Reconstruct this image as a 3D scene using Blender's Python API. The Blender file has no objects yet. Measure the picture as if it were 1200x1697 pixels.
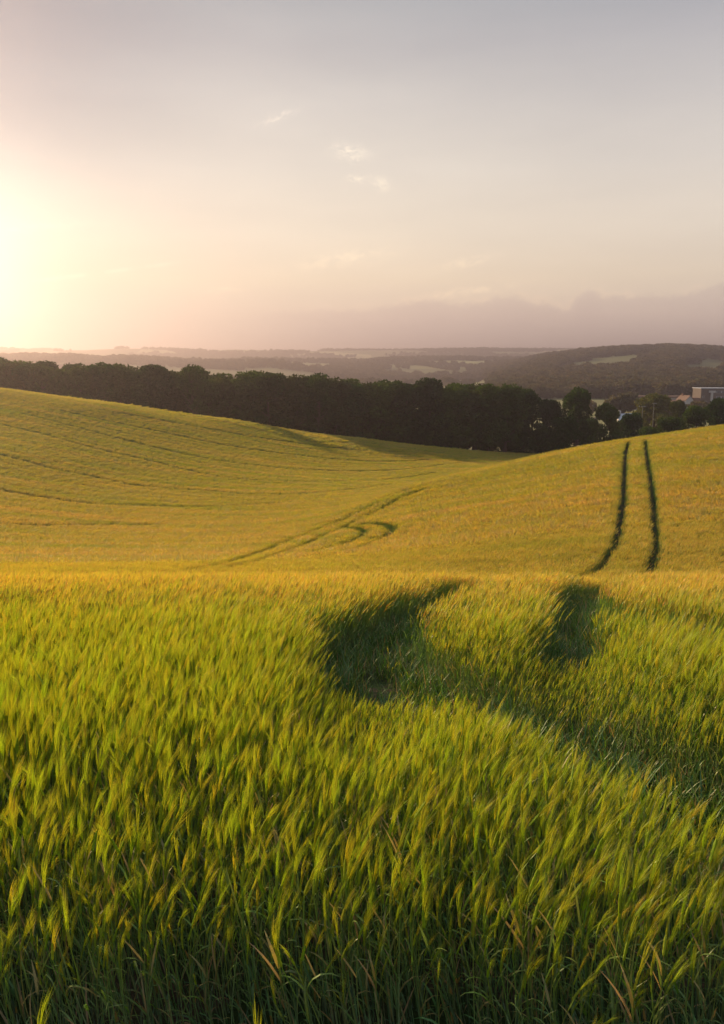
import bpy, math, random
import numpy as np
from mathutils import Vector

R = math.radians
SC = bpy.context.scene
COL = SC.collection
PI = math.pi

# ------------------------------------------------------------------ camera
FPX, CX, CY, HORIZON = 1320.0, 600.0, 848.5, 610.0
PITCH = math.atan((CY - HORIZON) / FPX)
CP, SP = math.cos(PITCH), math.sin(PITCH)
cam_data = bpy.data.cameras.new('camera')
cam = bpy.data.objects.new('camera', cam_data)
COL.objects.link(cam)
SC.camera = cam
cam.location = (0, 0, 0)
cam.rotation_euler = (PI / 2 - PITCH, 0, 0)
cam_data.sensor_fit = 'VERTICAL'
cam_data.sensor_height = 36.0
cam_data.lens = FPX / 1697.0 * 36.0
cam_data.clip_start = 0.05
cam_data.clip_end = 30000

# ------------------------------------------------------------------ light
SUN_AZ, SUN_EL = -46.0, 19.5            # degrees, azimuth from the view direction (+y) to the right
SUN_DIR = Vector((math.sin(R(SUN_AZ)) * math.cos(R(SUN_EL)), math.cos(R(SUN_AZ)) * math.cos(R(SUN_EL)), math.sin(R(SUN_EL))))
sun_data = bpy.data.lights.new('sun', 'SUN')
sun_data.energy = 5.0
sun_data.angle = R(2.5)
sun_data.color = (1.0, 0.70, 0.38)
sun = bpy.data.objects.new('sun', sun_data)
COL.objects.link(sun)
sun.rotation_euler = SUN_DIR.to_track_quat('Z', 'Y').to_euler()

SC.view_settings.view_transform = 'Standard'
SC.view_settings.look = 'None'
SC.view_settings.exposure = 0.92
SC.view_settings.gamma = 1.0
SC.view_settings.use_curve_mapping = False
SC.render.engine = 'CYCLES'
cy = SC.cycles
cy.use_denoising = True
cy.max_bounces = 6
cy.diffuse_bounces = 3
cy.glossy_bounces = 2
cy.transmission_bounces = 4
cy.volume_bounces = 0
cy.transparent_max_bounces = 8
cy.caustics_reflective = False
cy.caustics_refractive = False


class NT:
    """short-hand for building node trees"""
    def __init__(self, tree):
        self.t = tree
        tree.nodes.clear()

    def n(self, kind, **kw):
        nd = self.t.nodes.new(kind)
        for k, v in kw.items():
            setattr(nd, k, v)
        return nd

    def put(self, sock, v):
        if isinstance(v, bpy.types.NodeSocket):
            self.t.links.new(v, sock)
        else:
            sock.default_value = v

    def m(self, op, a, b=0.0, c=0.0, clamp=False):
        nd = self.n('ShaderNodeMath', operation=op, use_clamp=clamp)
        for i, v in enumerate((a, b, c)):
            self.put(nd.inputs[i], v)
        return nd.outputs[0]

    def mix(self, f, a, b, mode='MIX'):
        nd = self.n('ShaderNodeMix', data_type='RGBA', blend_type=mode)
        self.put(nd.inputs[0], f)
        self.put(nd.inputs[6], a if not isinstance(a, tuple) else (*a[:3], 1))
        self.put(nd.inputs[7], b if not isinstance(b, tuple) else (*b[:3], 1))
        return nd.outputs[2]

    def ramp(self, f, stops, interp='LINEAR'):
        nd = self.n('ShaderNodeValToRGB')
        nd.color_ramp.interpolation = interp
        els = nd.color_ramp.elements
        while len(els) < len(stops):
            els.new(0.5)
        for e, (p, c) in zip(els, stops):
            e.position = p
            e.color = (*c, 1) if not isinstance(c, (int, float)) else (c, c, c, 1)
        self.put(nd.inputs[0], f)
        return nd.outputs[0]

    def smooth(self, x, a, b):
        nd = self.n('ShaderNodeMapRange', interpolation_type='SMOOTHSTEP')
        self.put(nd.inputs[0], x)
        self.put(nd.inputs[1], a)
        self.put(nd.inputs[2], b)
        return nd.outputs[0]

    def noise(self, vec, scale, detail=3.0, rough=0.5):
        nd = self.n('ShaderNodeTexNoise')
        if vec is not None:
            self.put(nd.inputs['Vector'], vec)
        nd.inputs['Scale'].default_value = scale
        nd.inputs['Detail'].default_value = detail
        nd.inputs['Roughness'].default_value = rough
        return nd.outputs[0]

    def vec(self, x, y, z):
        nd = self.n('ShaderNodeCombineXYZ')
        for i, v in enumerate((x, y, z)):
            self.put(nd.inputs[i], v)
        return nd.outputs[0]


# ------------------------------------------------------------------ sky
def px_dir(u, v):
    """azimuth and elevation (degrees) of a direction"""
    X, Y = (u - CX) / FPX, (CY - v) / FPX
    wy, wz = CP + Y * SP, -SP + Y * CP
    return math.degrees(math.atan2(X, wy)), math.degrees(math.atan2(wz, math.hypot(X, wy)))


def build_world():
    w = bpy.data.worlds.new('World')
    SC.world = w
    w.use_nodes = True
    N = NT(w.node_tree)
    out = N.n('ShaderNodeOutputWorld')
    sky = N.n('ShaderNodeTexSky', sky_type='NISHITA')
    sky.sun_disc = False
    sky.sun_elevation = R(SUN_EL)
    sky.sun_rotation = R(SUN_AZ)
    sky.air_density, sky.dust_density, sky.ozone_density = 1.0, 0.3, 2.0
    tc = N.n('ShaderNodeTexCoord').outputs['Generated']
    sep = N.n('ShaderNodeSeparateXYZ')
    N.put(sep.inputs[0], tc)
    x, y, z = sep.outputs
    az = N.m('MULTIPLY', N.m('ARCTAN2', x, y), 180 / PI)
    el = N.m('MULTIPLY', N.m('ARCSINE', z), 180 / PI)
    dot = N.n('ShaderNodeVectorMath', operation='DOT_PRODUCT')
    N.put(dot.inputs[0], tc)
    sky_sun = Vector((math.sin(R(-28.2)) * math.cos(R(5.4)), math.cos(R(-28.2)) * math.cos(R(5.4)), math.sin(R(5.4))))
    dot.inputs[1].default_value = sky_sun
    th = N.m('MULTIPLY', N.m('ARCCOSINE', N.m('MINIMUM', dot.outputs['Value'], 1.0)), 180 / PI)
    # thin high haze over the sky; unseen upper part brightened as added fill light
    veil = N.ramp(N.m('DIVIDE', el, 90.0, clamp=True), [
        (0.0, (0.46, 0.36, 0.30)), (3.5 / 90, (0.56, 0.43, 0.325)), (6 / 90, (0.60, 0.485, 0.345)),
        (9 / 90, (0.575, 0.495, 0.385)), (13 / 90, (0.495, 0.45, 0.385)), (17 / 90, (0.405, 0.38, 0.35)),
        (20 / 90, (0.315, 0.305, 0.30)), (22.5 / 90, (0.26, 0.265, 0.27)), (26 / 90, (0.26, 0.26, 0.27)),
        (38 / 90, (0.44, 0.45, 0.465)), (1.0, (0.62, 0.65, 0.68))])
    # duller away from the sun, and high up on the sun's side
    veil = N.mix(N.smooth(az, -6.0, 26.0), veil, N.mix(1.0, veil, (0.88, 0.865, 0.865), 'MULTIPLY'))
    high = N.m('MULTIPLY', N.smooth(az, -5.0, -26.0), N.smooth(el, 7.0, 17.0))
    veil = N.mix(high, veil, N.mix(1.0, veil, (0.46, 0.54, 0.64), 'MULTIPLY'))
    # slow unevenness of the veil
    tilt = N.vec(N.m('MULTIPLY', az, 0.05), N.m('MULTIPLY', el, 0.22), 0.0)
    veil = N.mix(1.0, veil, N.ramp(N.noise(tilt, 1.0, 4.0, 0.55), [(0.3, (0.95, 0.95, 0.955)), (0.7, (1.05, 1.045, 1.035))]), 'MULTIPLY')

    def glow(width, power, col):
        g = N.m('EXPONENT', N.m('MULTIPLY', N.m('POWER', N.m('DIVIDE', th, width), power), -1.0))
        return N.mix(1.0, (0, 0, 0), N.mix(g, (0, 0, 0), col), 'ADD')
    light = N.mix(1.0, glow(4.2, 1.5, (0.30, 0.31, 0.34)), glow(15.0, 1.5, (0.05, 0.04, 0.03)), 'ADD')
    # bank of low cloud: height of its top by azimuth
    pts = [(340, 545), (380, 524), (430, 516), (520, 512), (600, 511), (690, 500), (730, 496), (765, 502), (800, 500),
           (840, 488), (880, 497), (918, 503), (940, 508), (955, 489), (972, 480), (1005, 487), (1060, 489), (1120, 489),
           (1145, 480), (1200, 466), (1290, 452)]
    fc = N.n('ShaderNodeFloatCurve')
    cv = fc.mapping.curves[0]
    cps = [(0.0, 0.0)]
    for u, v in pts:
        a, e = px_dir(u, v)
        cps.append(((a + 40) / 80, e / 20))
    cps.append((1.0, 0.34))
    while len(cv.points) < len(cps):
        cv.points.new(0.5, 0.5)
    for p, c in zip(cv.points, cps):
        p.location = c
        p.handle_type = 'AUTO_CLAMPED'
    fc.mapping.update()
    N.put(fc.inputs['Value'], N.m('DIVIDE', N.m('ADD', az, 40.0), 80.0, clamp=True))
    cvec = N.vec(az, N.m('MULTIPLY', el, 1.4), 0.0)
    puff2 = N.m('MULTIPLY', N.m('SUBTRACT', N.noise(cvec, 2.2, 6.0, 0.65), 0.5), 0.95)
    puff = N.m('MULTIPLY', N.m('SUBTRACT', N.noise(cvec, 0.75, 6.0, 0.62), 0.5), 1.5)
    top = N.m('ADD', N.m('MULTIPLY', fc.outputs[0], 20.0), N.m('ADD', puff, puff2))
    bank = N.smooth(N.m('SUBTRACT', top, el), -0.14, 0.42)
    bank = N.m('MULTIPLY', bank, N.smooth(az, -13.0, 4.0))
    soft = N.smooth(N.m('SUBTRACT', top, el), -0.1, 2.6)
    bank = N.m('MULTIPLY', bank, N.m('ADD', 0.62, N.m('MULTIPLY', soft, 0.3)))
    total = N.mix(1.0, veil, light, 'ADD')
    total = N.mix(bank, total, N.mix(1.0, total, (0.81, 0.785, 0.865), 'MULTIPLY'))

    rim = N.m('EXPONENT', N.m('MULTIPLY', N.m('POWER', N.m('ABSOLUTE', N.m('DIVIDE', N.m('ADD', N.m('SUBTRACT', top, el), 0.12), 0.22)), 2.0), -1.0))
    rim = N.m('MULTIPLY', rim, N.m('MULTIPLY', N.smooth(az, -10.0, 4.0), N.smooth(N.noise(cvec, 0.4, 2.0), 0.4, 0.6)))
    total = N.mix(rim, total, N.mix(1.0, total, (1.07, 1.05, 1.03), 'MULTIPLY'))
    # wisps of bright cloud
    def wisp(acc, u, v, w_, h_, rot, amp, sc):
        a0, e0 = px_dir(u, v)
        da, de = N.m('SUBTRACT', az, a0), N.m('SUBTRACT', el, e0)
        c, s = math.cos(R(rot)), math.sin(R(rot))
        p = N.m('ADD', N.m('MULTIPLY', da, c), N.m('MULTIPLY', de, s))
        q = N.m('SUBTRACT', N.m('MULTIPLY', de, c), N.m('MULTIPLY', da, s))
        wob = N.m('MULTIPLY', N.m('SUBTRACT', N.noise(N.vec(p, q, u), 1.1, 4.0, 0.6), 0.5), 1.6)
        q = N.m('ADD', q, N.m('MULTIPLY', wob, h_))
        d = N.m('ADD', N.m('POWER', N.m('ABSOLUTE', N.m('DIVIDE', p, w_)), 2.0), N.m('POWER', N.m('ABSOLUTE', N.m('DIVIDE', q, h_)), 2.0))
        g = N.m('EXPONENT', N.m('MULTIPLY', d, -1.0))
        tex = N.smooth(N.noise(N.vec(N.m('MULTIPLY', p, 0.7), N.m('MULTIPLY', q, 1.8), v), sc, 6.0, 0.65), 0.36, 0.66)
        f = N.m('MULTIPLY', N.m('MULTIPLY', g, tex), amp)
        return N.mix(f, acc, N.mix(1.0, acc, (1.38, 1.34, 1.24), 'MULTIPLY'))
    for a in ((458, 195, 1.15, 0.20, 20, 1.0, 2.2), (580, 252, 1.05, 0.42, -8, 1.3, 2.0), (590, 296, 0.6, 0.22, 0, 0.9, 2.6),
              (632, 304, 0.7, 0.4, -20, 0.6, 2.4), (570, 430, 3.2, 0.45, 8, 0.55, 1.2), (770, 435, 1.6, 0.3, 8, 0.5, 1.6),
              (770, 484, 3.0, 0.26, 8, 0.6, 1.6), (60, 378, 2.6, 0.25, 10, 0.4, 1.6), (370, 480, 1.3, 0.18, 5, 0.4, 2.0)):
        total = wisp(total, *a)
    # a vapour trail left of the middle
    (a0, e0), (a1, e1) = px_dir(55, 466), px_dir(345, 428)
    tt = N.m('DIVIDE', N.m('SUBTRACT', az, a0), a1 - a0)
    dd = N.m('SUBTRACT', el, N.m('ADD', e0, N.m('MULTIPLY', tt, e1 - e0)))
    tr = N.m('EXPONENT', N.m('MULTIPLY', N.m('POWER', N.m('ABSOLUTE', N.m('DIVIDE', dd, 0.12)), 2.0), -1.0))
    tr = N.m('MULTIPLY', tr, N.m('MULTIPLY', N.smooth(tt, -0.1, 0.15), N.smooth(tt, 1.05, 0.6)))
    tr = N.m('MULTIPLY', tr, N.smooth(N.noise(N.vec(az, 0.0, 0.0), 0.7, 3.0), 0.35, 0.6))
    total = N.mix(N.m('MULTIPLY', tr, 0.6), total, N.mix(1.0, total, (1.2, 1.2, 1.2), 'MULTIPLY'))

    # the clear sky behind the veil: hidden most around the sun, where the veil is brightest
    bg1 = N.n('ShaderNodeBackground')
    thin = N.m('ADD', 0.05, N.m('MULTIPLY', N.smooth(th, 25.0, 80.0), 0.3))
    N.put(bg1.inputs[0], N.mix(1.0, sky.outputs[0], N.mix(thin, (0, 0, 0), (1, 1, 1)), 'MULTIPLY'))
    bg1.inputs[1].default_value = 0.05
    bg2 = N.n('ShaderNodeBackground')
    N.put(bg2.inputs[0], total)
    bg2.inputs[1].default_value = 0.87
    add = N.n('ShaderNodeAddShader')
    N.put(add.inputs[0], bg1.outputs[0])
    N.put(add.inputs[1], bg2.outputs[0])
    N.put(out.inputs[0], add.outputs[0])


build_world()


# ------------------------------------------------------------------ noise and terrain
def hash2(ix, iy, seed):
    h = (ix.astype(np.int64) * 374761393 + iy.astype(np.int64) * 668265263 + seed * 974711) & 0x7fffffff
    h = ((h ^ (h >> 13)) * 1274126177) & 0x7fffffff
    h = (h ^ (h >> 16)) & 0xffff
    return h / 65535.0


def vnoise(x, y, seed=0):
    x, y = np.asarray(x, float), np.asarray(y, float)
    ix, iy = np.floor(x), np.floor(y)
    fx, fy = x - ix, y - iy
    fx, fy = fx * fx * (3 - 2 * fx), fy * fy * (3 - 2 * fy)
    a, b = hash2(ix, iy, seed), hash2(ix + 1, iy, seed)
    c, d = hash2(ix, iy + 1, seed), hash2(ix + 1, iy + 1, seed)
    return (a + (b - a) * fx) + ((c + (d - c) * fx) - (a + (b - a) * fx)) * fy


def fbm(x, y, seed=0, octv=4):
    s, amp, tot = 0, 1.0, 0
    for k in range(octv):
        s = s + amp * vnoise(np.asarray(x) * 2 ** k, np.asarray(y) * 2 ** k, seed + k)
        tot += amp
        amp *= 0.5
    return s / tot


def sstep(x, a, b):
    t = np.clip((np.asarray(x, float) - a) / (b - a), 0, 1)
    return t * t * (3 - 2 * t)


CROP = 0.8       # the crop stands this high over the soil


def near_z(d):
    return -2.0 - 0.15 * d - 0.0028 * d * d


# height of the crop top (metres under the eye) along lines of sight u, by distance d
PROFILE = {
    -500: [(31, -8.05), (38, -9.5), (45, -10.9), (60, -12.6), (75, -12.0), (90, -10.0), (105, -7.2), (125, -3.0), (142, 0.2), (152, 1.3), (167, 0.2), (200, -7), (240, -15)],
    0: [(31, -8.05), (38, -9.55), (46, -11.1), (60, -13.2), (75, -13.6), (90, -12.85), (105, -11.05), (125, -8.4), (142, -5.3), (150, -3.75), (165, -5.0), (200, -13), (240, -18)],
    200: [(31, -8.05), (38, -9.5), (50, -11.9), (68, -14.1), (88, -14.7), (106, -14.0), (128, -11.6), (146, -8.7), (156, -7.0), (172, -8.8), (205, -16), (240, -20)],
    400: [(31, -8.0), (38, -9.4), (50, -11.7), (68, -14.0), (88, -15.3), (108, -15.5), (130, -14.6), (153, -12.3), (165, -10.9), (180, -12.8), (212, -18.5), (240, -21)],
    600: [(31, -7.95), (38, -9.2), (52, -11.3), (66, -12.4), (80, -13.5), (100, -15.4), (115, -16.4), (145, -17.2), (166, -16.2), (176, -15.4), (190, -17.2), (220, -20.5), (240, -22)],
    690: [(31, -7.95), (38, -9.0), (45, -9.9), (60, -10.8), (75, -10.95), (83, -12.2), (100, -15.3), (125, -17.4), (155, -18.0), (180, -17.4), (196, -18.8), (240, -22)],
    780: [(31, -8.05), (46, -9.6), (60, -10.1), (70, -10.2), (80, -10.3), (88, -11.6), (100, -14.0), (125, -17.0), (150, -18.2), (187, -19.3), (205, -20.6), (240, -22.5)],
    880: [(31, -7.95), (46, -9.0), (60, -9.25), (72, -9.2), (84, -9.3), (91, -10.4), (105, -13), (130, -17.2), (160, -19.6), (190, -20.8), (240, -22.5)],
    1040: [(31, -7.8), (36, -7.98), (46, -8.25), (56, -7.95), (70, -7.5), (83, -7.28), (90, -8.2), (102, -10.6), (125, -15), (155, -19), (190, -21.5), (240, -23)],
    1200: [(31, -7.75), (46, -7.95), (60, -7.3), (75, -6.5), (87, -6.1), (94, -7.0), (107, -9.6), (130, -14), (160, -19), (190, -21.5), (240, -23)],
    1700: [(31, -7.6), (46, -7.5), (60, -6.6), (75, -5.6), (87, -5.0), (94, -5.8), (107, -8.2), (130, -12.5), (160, -18), (190, -21), (240, -23)],
}


def qcoord(x, y):
    r = np.maximum(np.hypot(x, y), 0.6)
    az = np.clip(np.arctan2(x, y), R(-43), R(43))
    return np.stack([az * 2.2, np.log(r) * 1.9], -1)


def fit_terrain():
    P, Z = [], []
    for u, prof in PROFILE.items():
        k = (u - CX) / FPX
        for d in (1.0, 3.0, 6.0, 10.0, 15.0, 20.0):
            P.append((k * d, d)); Z.append(near_z(d))
        P.append((k * 24.5, 24.5)); Z.append(-7.40 - 0.06 * max(0, u) / 1200)
        for d, z in prof:
            P.append((k * d, d)); Z.append(z - CROP)
    P, Z = np.array(P), np.array(Z)
    q = qcoord(P[:, 0], P[:, 1])
    n = len(q)
    d = np.linalg.norm(q[:, None] - q[None], axis=-1)
    K = np.where(d > 0, d * d * np.log(np.maximum(d, 1e-9)), 0) + np.eye(n) * 4e-4
    A = np.zeros((n + 3, n + 3))
    A[:n, :n] = K
    A[:n, n] = 1; A[:n, n + 1:] = q; A[n, :n] = 1; A[n + 1:, :n] = q.T
    sol = np.linalg.solve(A, np.concatenate([Z, np.zeros(3)]))
    return q, sol


TQ, TS = fit_terrain()

HILL_AZ = np.array([-60, -30, -8, 0, 4, 8, 10.3, 12.8, 15.2, 18.4, 20.7, 23, 25, 28, 35, 60.])
HILL_H = np.array([0, 0, 0, 0, 0, 3, 18, 34, 42, 48, 50, 47, 41, 36, 25, 0.])


def far_z(x, y):
    r = np.hypot(x, y)
    az = np.degrees(np.arctan2(x, y))
    z = -23.5 + 3 * (fbm(x / 160, y / 160, 5) - 0.5) * sstep(r, 260, 500)
    z = z + np.interp(az, HILL_AZ, HILL_H) * np.exp(-((r - 1430) / np.where(r < 1430, 560.0, 400.0)) ** 2)
    m = 0.5 + 0.5 * np.sin(np.radians(az * 9.0) + 1.0) * 0.5 + (fbm(az / 7.0, r * 0, 21, 3) - 0.5) * 0.9
    z = z + (25 + 23 * m) * np.exp(-((r - 2000) / 400.0) ** 2) * (1 - 0.25 * sstep(az, 5, 20))
    z = z + (14 + 22 * fbm(az / 6.0 + 9, r * 0, 44, 3)) * np.exp(-((r - 1500) / 280.0) ** 2) * sstep(az, 4, -12)
    f = 88 + 16 * (fbm(az / 9.0 + 40, r * 0, 33, 4) - 0.5)
    z = z + f * sstep(r, 2150, 3200)
    z = z + (fbm(x / 420, y / 420, 8, 4) - 0.5) * 22 * sstep(r, 900, 2200)
    back = sstep(np.abs(az), 60, 110)
    z = np.minimum(z, 92) * (1 - back) + np.minimum(z, -23.5) * back
    return z


def ground_z(x, y):
    x, y = np.asarray(x, float), np.asarray(y, float)
    shp = x.shape
    x, y = x.ravel(), y.ravel()
    z = np.empty(len(x))
    n = len(TQ)
    for i in range(0, len(x), 20000):
        xs, ys = x[i:i + 20000], y[i:i + 20000]
        q = qcoord(xs, ys)
        d = np.linalg.norm(q[:, None] - TQ[None], axis=-1)
        zz = np.where(d > 0, d * d * np.log(np.maximum(d, 1e-9)), 0) @ TS[:n] + TS[n] + q @ TS[n + 1:]
        r = np.hypot(xs, ys)
        w = sstep(r, 205, 300)
        zz = np.where(r > 300, 0, zz)
        z[i:i + 20000] = zz * (1 - w) + far_z(xs, ys) * w
    return z.reshape(shp)


def ground_at(x, y):
    return float(ground_z(np.array([x]), np.array([y]))[0])


def crop_points(uv, lo=25.0, hi=230.0):
    """where the lines of sight uv meet the top of the crop: ground coordinates"""
    uv = np.asarray(uv, float)
    X, Y = (uv[:, 0] - CX) / FPX, (CY - uv[:, 1]) / FPX
    wy, wz = CP + Y * SP, -SP + Y * CP
    d = np.geomspace(lo, hi, 900)
    px = (X / wy)[:, None] * d
    zr = (wz / wy)[:, None] * d
    zg = ground_z(px, np.broadcast_to(d, px.shape)) + CROP
    hit = zr <= zg
    ok = hit.any(1)
    k = hit.argmax(1)
    return np.stack([px[np.arange(len(uv)), k], d[k]], -1)[ok]


# ------------------------------------------------------------------ mesh helpers
def mesh(name, V, F, cols=None, mat=None, smooth=False):
    me = bpy.data.meshes.new(name)
    me.from_pydata([tuple(v) for v in V] if not isinstance(V, np.ndarray) else V.tolist(), [], F)
    if cols is not None:
        a = me.color_attributes.new('tint', 'FLOAT_COLOR', 'POINT')
        a.data.foreach_set('color', np.asarray(cols, np.float32).ravel())
    for mt in (mat if isinstance(mat, (list, tuple)) else [mat]):
        if mt:
            me.materials.append(mt)
    if smooth:
        me.polygons.foreach_set('use_smooth', [True] * len(me.polygons))
    me.update()
    return me


def link(name, me, parent=None, loc=(0, 0, 0)):
    o = bpy.data.objects.new(name, me)
    COL.objects.link(o)
    o.location = loc
    if parent:
        o.parent = parent
    return o


def tag(o, label=None, cat=None, group=None, kind=None):
    for k, v in (('label', label), ('category', cat), ('group', group), ('kind', kind)):
        if v:
            o[k] = v
    return o


def copy_tree(o, parent=None):
    c = o.copy()
    COL.objects.link(c)
    if parent:
        c.parent = parent
    for ch in list(o.children):
        copy_tree(ch, c)
    return c


def principled(name, col, rough=0.8, noise=None, spec=0.3):
    m = bpy.data.materials.new(name)
    m.use_nodes = True
    N = NT(m.node_tree)
    out = N.n('ShaderNodeOutputMaterial')
    p = N.n('ShaderNodeBsdfPrincipled')
    p.inputs['Roughness'].default_value = rough
    p.inputs['Specular IOR Level'].default_value = spec
    if noise:
        sc, amt = noise
        pos = N.n('ShaderNodeNewGeometry').outputs['Position']
        f = N.noise(pos, sc, 4.0, 0.6)
        c = N.mix(f, tuple(v * (1 - amt) for v in col), tuple(min(1, v * (1 + amt)) for v in col))
        N.put(p.inputs['Base Color'], c)
    else:
        p.inputs['Base Color'].default_value = (*col, 1)
    N.put(out.inputs[0], p.outputs[0])
    return m


# ------------------------------------------------------------------ ground
def ground_material():
    m = bpy.data.materials.new('countryside')
    m.use_nodes = True
    N = NT(m.node_tree)
    out = N.n('ShaderNodeOutputMaterial')
    p = N.n('ShaderNodeBsdfPrincipled')
    p.inputs['Roughness'].default_value = 0.95
    p.inputs['Specular IOR Level'].default_value = 0.1
    pos = N.n('ShaderNodeNewGeometry').outputs['Position']
    sep = N.n('ShaderNodeSeparateXYZ')
    N.put(sep.inputs[0], pos)
    x, y = sep.outputs[0], sep.outputs[1]
    r = N.m('SQRT', N.m('ADD', N.m('MULTIPLY', x, x), N.m('MULTIPLY', y, y)))
    soil = N.ramp(N.noise(pos, 9.0, 6.0, 0.65), [(0.3, (0.035, 0.026, 0.016)), (0.7, (0.085, 0.062, 0.040))])
    soil = N.mix(N.smooth(N.noise(pos, 2.3, 4.0), 0.40, 0.56), soil, (0.026, 0.042, 0.012))
    flat = N.vec(N.m('DIVIDE', x, 300.0), N.m('DIVIDE', y, 430.0), 0.0)
    vor = N.n('ShaderNodeTexVoronoi', feature='F1')
    N.put(vor.inputs['Vector'], flat)
    vor.inputs['Scale'].default_value = 1.0
    vor.inputs['Randomness'].default_value = 0.8
    sv = N.n('ShaderNodeSeparateColor')
    N.put(sv.inputs[0], vor.outputs['Color'])
    fields = N.ramp(sv.outputs[0], [(0.0, (0.08, 0.09, 0.04)), (0.25, (0.14, 0.145, 0.07)), (0.42, (0.25, 0.235, 0.12)),
                                    (0.60, (0.11, 0.11, 0.055)), (0.78, (0.28, 0.235, 0.14)), (0.9, (0.19, 0.20, 0.09))], 'CONSTANT')
    fields = N.mix(1.0, fields, N.ramp(N.noise(pos, 0.02, 5.0), [(0.3, (0.8, 0.8, 0.8)), (0.7, (1.2, 1.2, 1.2))]), 'MULTIPLY')
    col = N.mix(N.smooth(r, 190.0, 300.0), soil, fields)
    N.put(p.inputs['Base Color'], col)
    bump = N.n('ShaderNodeBump')
    bump.inputs['Distance'].default_value = 0.05
    bump.inputs['Strength'].default_value = 0.8
    N.put(bump.inputs['Height'], N.noise(pos, 14.0, 5.0))
    N.put(p.inputs['Normal'], bump.outputs[0])
    N.put(out.inputs[0], p.outputs[0])
    return m


def build_ground():
    rad = np.concatenate([[0.6], np.geomspace(1.0, 25, 34)[0:], np.geomspace(26, 260, 90), np.geomspace(268, 6000, 130)])
    ang = np.concatenate([np.linspace(-48, 48, 241), np.linspace(54, 306, 43)])
    A, RR = np.meshgrid(np.radians(ang), rad)
    X, Y = np.sin(A) * RR, np.cos(A) * RR
    Z = ground_z(X, Y)
    V = np.stack([X.ravel(), Y.ravel(), Z.ravel()], -1)
    na, nr = len(ang), len(rad)
    V = np.vstack([V, [[0, 0, -2.0]]])
    F = []
    for i in range(nr - 1):
        for j in range(na):
            k = (j + 1) % na
            F.append((i * na + j, (i + 1) * na + j, (i + 1) * na + k, i * na + k))
    c = nr * na
    for j in range(na):
        F.append((c, j, (j + 1) % na))
    F = [f[::-1] for f in F]
    o = link('ground', mesh('ground', V, F, None, ground_material(), True))
    tag(o, 'rolling ground of the sloping barley field and the valley and hills beyond', 'ground', kind='structure')


build_ground()


# ------------------------------------------------------------------ barley
def barley_material():
    m = bpy.data.materials.new('barley')
    m.use_nodes = True
    N = NT(m.node_tree)
    out = N.n('ShaderNodeOutputMaterial')
    at = N.n('ShaderNodeAttribute', attribute_name='tint')
    tint, ear = at.outputs['Color'], at.outputs['Alpha']
    pos = N.n('ShaderNodeNewGeometry').outputs['Position']
    sep = N.n('ShaderNodeSeparateXYZ')
    N.put(sep.inputs[0], pos)
    x, y = sep.outputs[0], sep.outputs[1]
    rnd = N.n('ShaderNodeObjectInfo').outputs['Random']
    rnd = N.m('ADD', N.m('MULTIPLY', N.m('SUBTRACT', rnd, 0.45), N.m('SUBTRACT', 1.0, N.m('MULTIPLY', N.smooth(y, 14.0, 34.0), 0.8))), 0.45)
    pat = N.noise(N.vec(x, y, 0.0), 0.16, 4.0, 0.6)
    # the ears ripen away from the green headland; uneven from place to place and plant to plant
    streak = N.noise(N.vec(N.m('MULTIPLY', x, 0.022), N.m('ADD', N.m('MULTIPLY', y, 0.42), N.m('MULTIPLY', x, 0.03)), 0.0), 1.0, 3.0, 0.6)
    streak = N.m('MULTIPLY', N.m('SUBTRACT', streak, 0.5), N.m('MULTIPLY', N.smooth(y, 14.0, 60.0), 2.2))
    base = N.m('SUBTRACT', N.m('MULTIPLY', N.smooth(y, 4.5, 15.0), 0.86), 0.12)
    base = N.m('SUBTRACT', base, N.m('MULTIPLY', N.smooth(y, 26.0, 85.0), 0.26))
    ripe = N.m('ADD', N.m('ADD', base, streak), N.m('MULTIPLY', N.m('SUBTRACT', pat, 0.5), 0.7))
    # less gold on the far hillside
    lag = N.m('MULTIPLY', N.smooth(y, 78.0, 125.0), 0.12)
    ripe = N.m('SUBTRACT', ripe, lag)
    ripe = N.m('ADD', ripe, N.m('MULTIPLY', N.m('SUBTRACT', rnd, 0.42), 0.5), clamp=True)
    gold = N.mix(1.0, tint, (1.84, 1.13, 2.7), 'MULTIPLY')
    col = N.mix(N.m('MULTIPLY', ripe, ear), tint, gold)
    fine = N.ramp(rnd, [(0.0, (0.8, 0.86, 0.8)), (0.5, (1, 1, 1)), (1.0, (1.2, 1.1, 1.1))])
    col = N.mix(1.0, col, fine, 'MULTIPLY')
    d = N.n('ShaderNodeBsdfDiffuse')
    t = N.n('ShaderNodeBsdfTranslucent')
    g = N.n('ShaderNodeBsdfGlossy')
    g.inputs['Roughness'].default_value = 0.42
    g.inputs['Color'].default_value = (0.5, 0.55, 0.5, 1)
    N.put(d.inputs[0], col)
    N.put(t.inputs[0], N.mix(1.0, col, (1.25, 1.18, 0.5), 'MULTIPLY'))
    mx = N.n('ShaderNodeMixShader')
    N.put(mx.inputs[0], N.m('ADD', 0.42, N.m('MULTIPLY', ear, 0.14)))
    N.put(mx.inputs[1], d.outputs[0])
    N.put(mx.inputs[2], t.outputs[0])
    m2 = N.n('ShaderNodeMixShader')
    m2.inputs[0].default_value = 0.045
    N.put(m2.inputs[1], mx.outputs[0])
    N.put(m2.inputs[2], g.outputs[0])
    N.put(out.inputs[0], m2.outputs[0])
    return m


BARLEY = barley_material()


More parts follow.
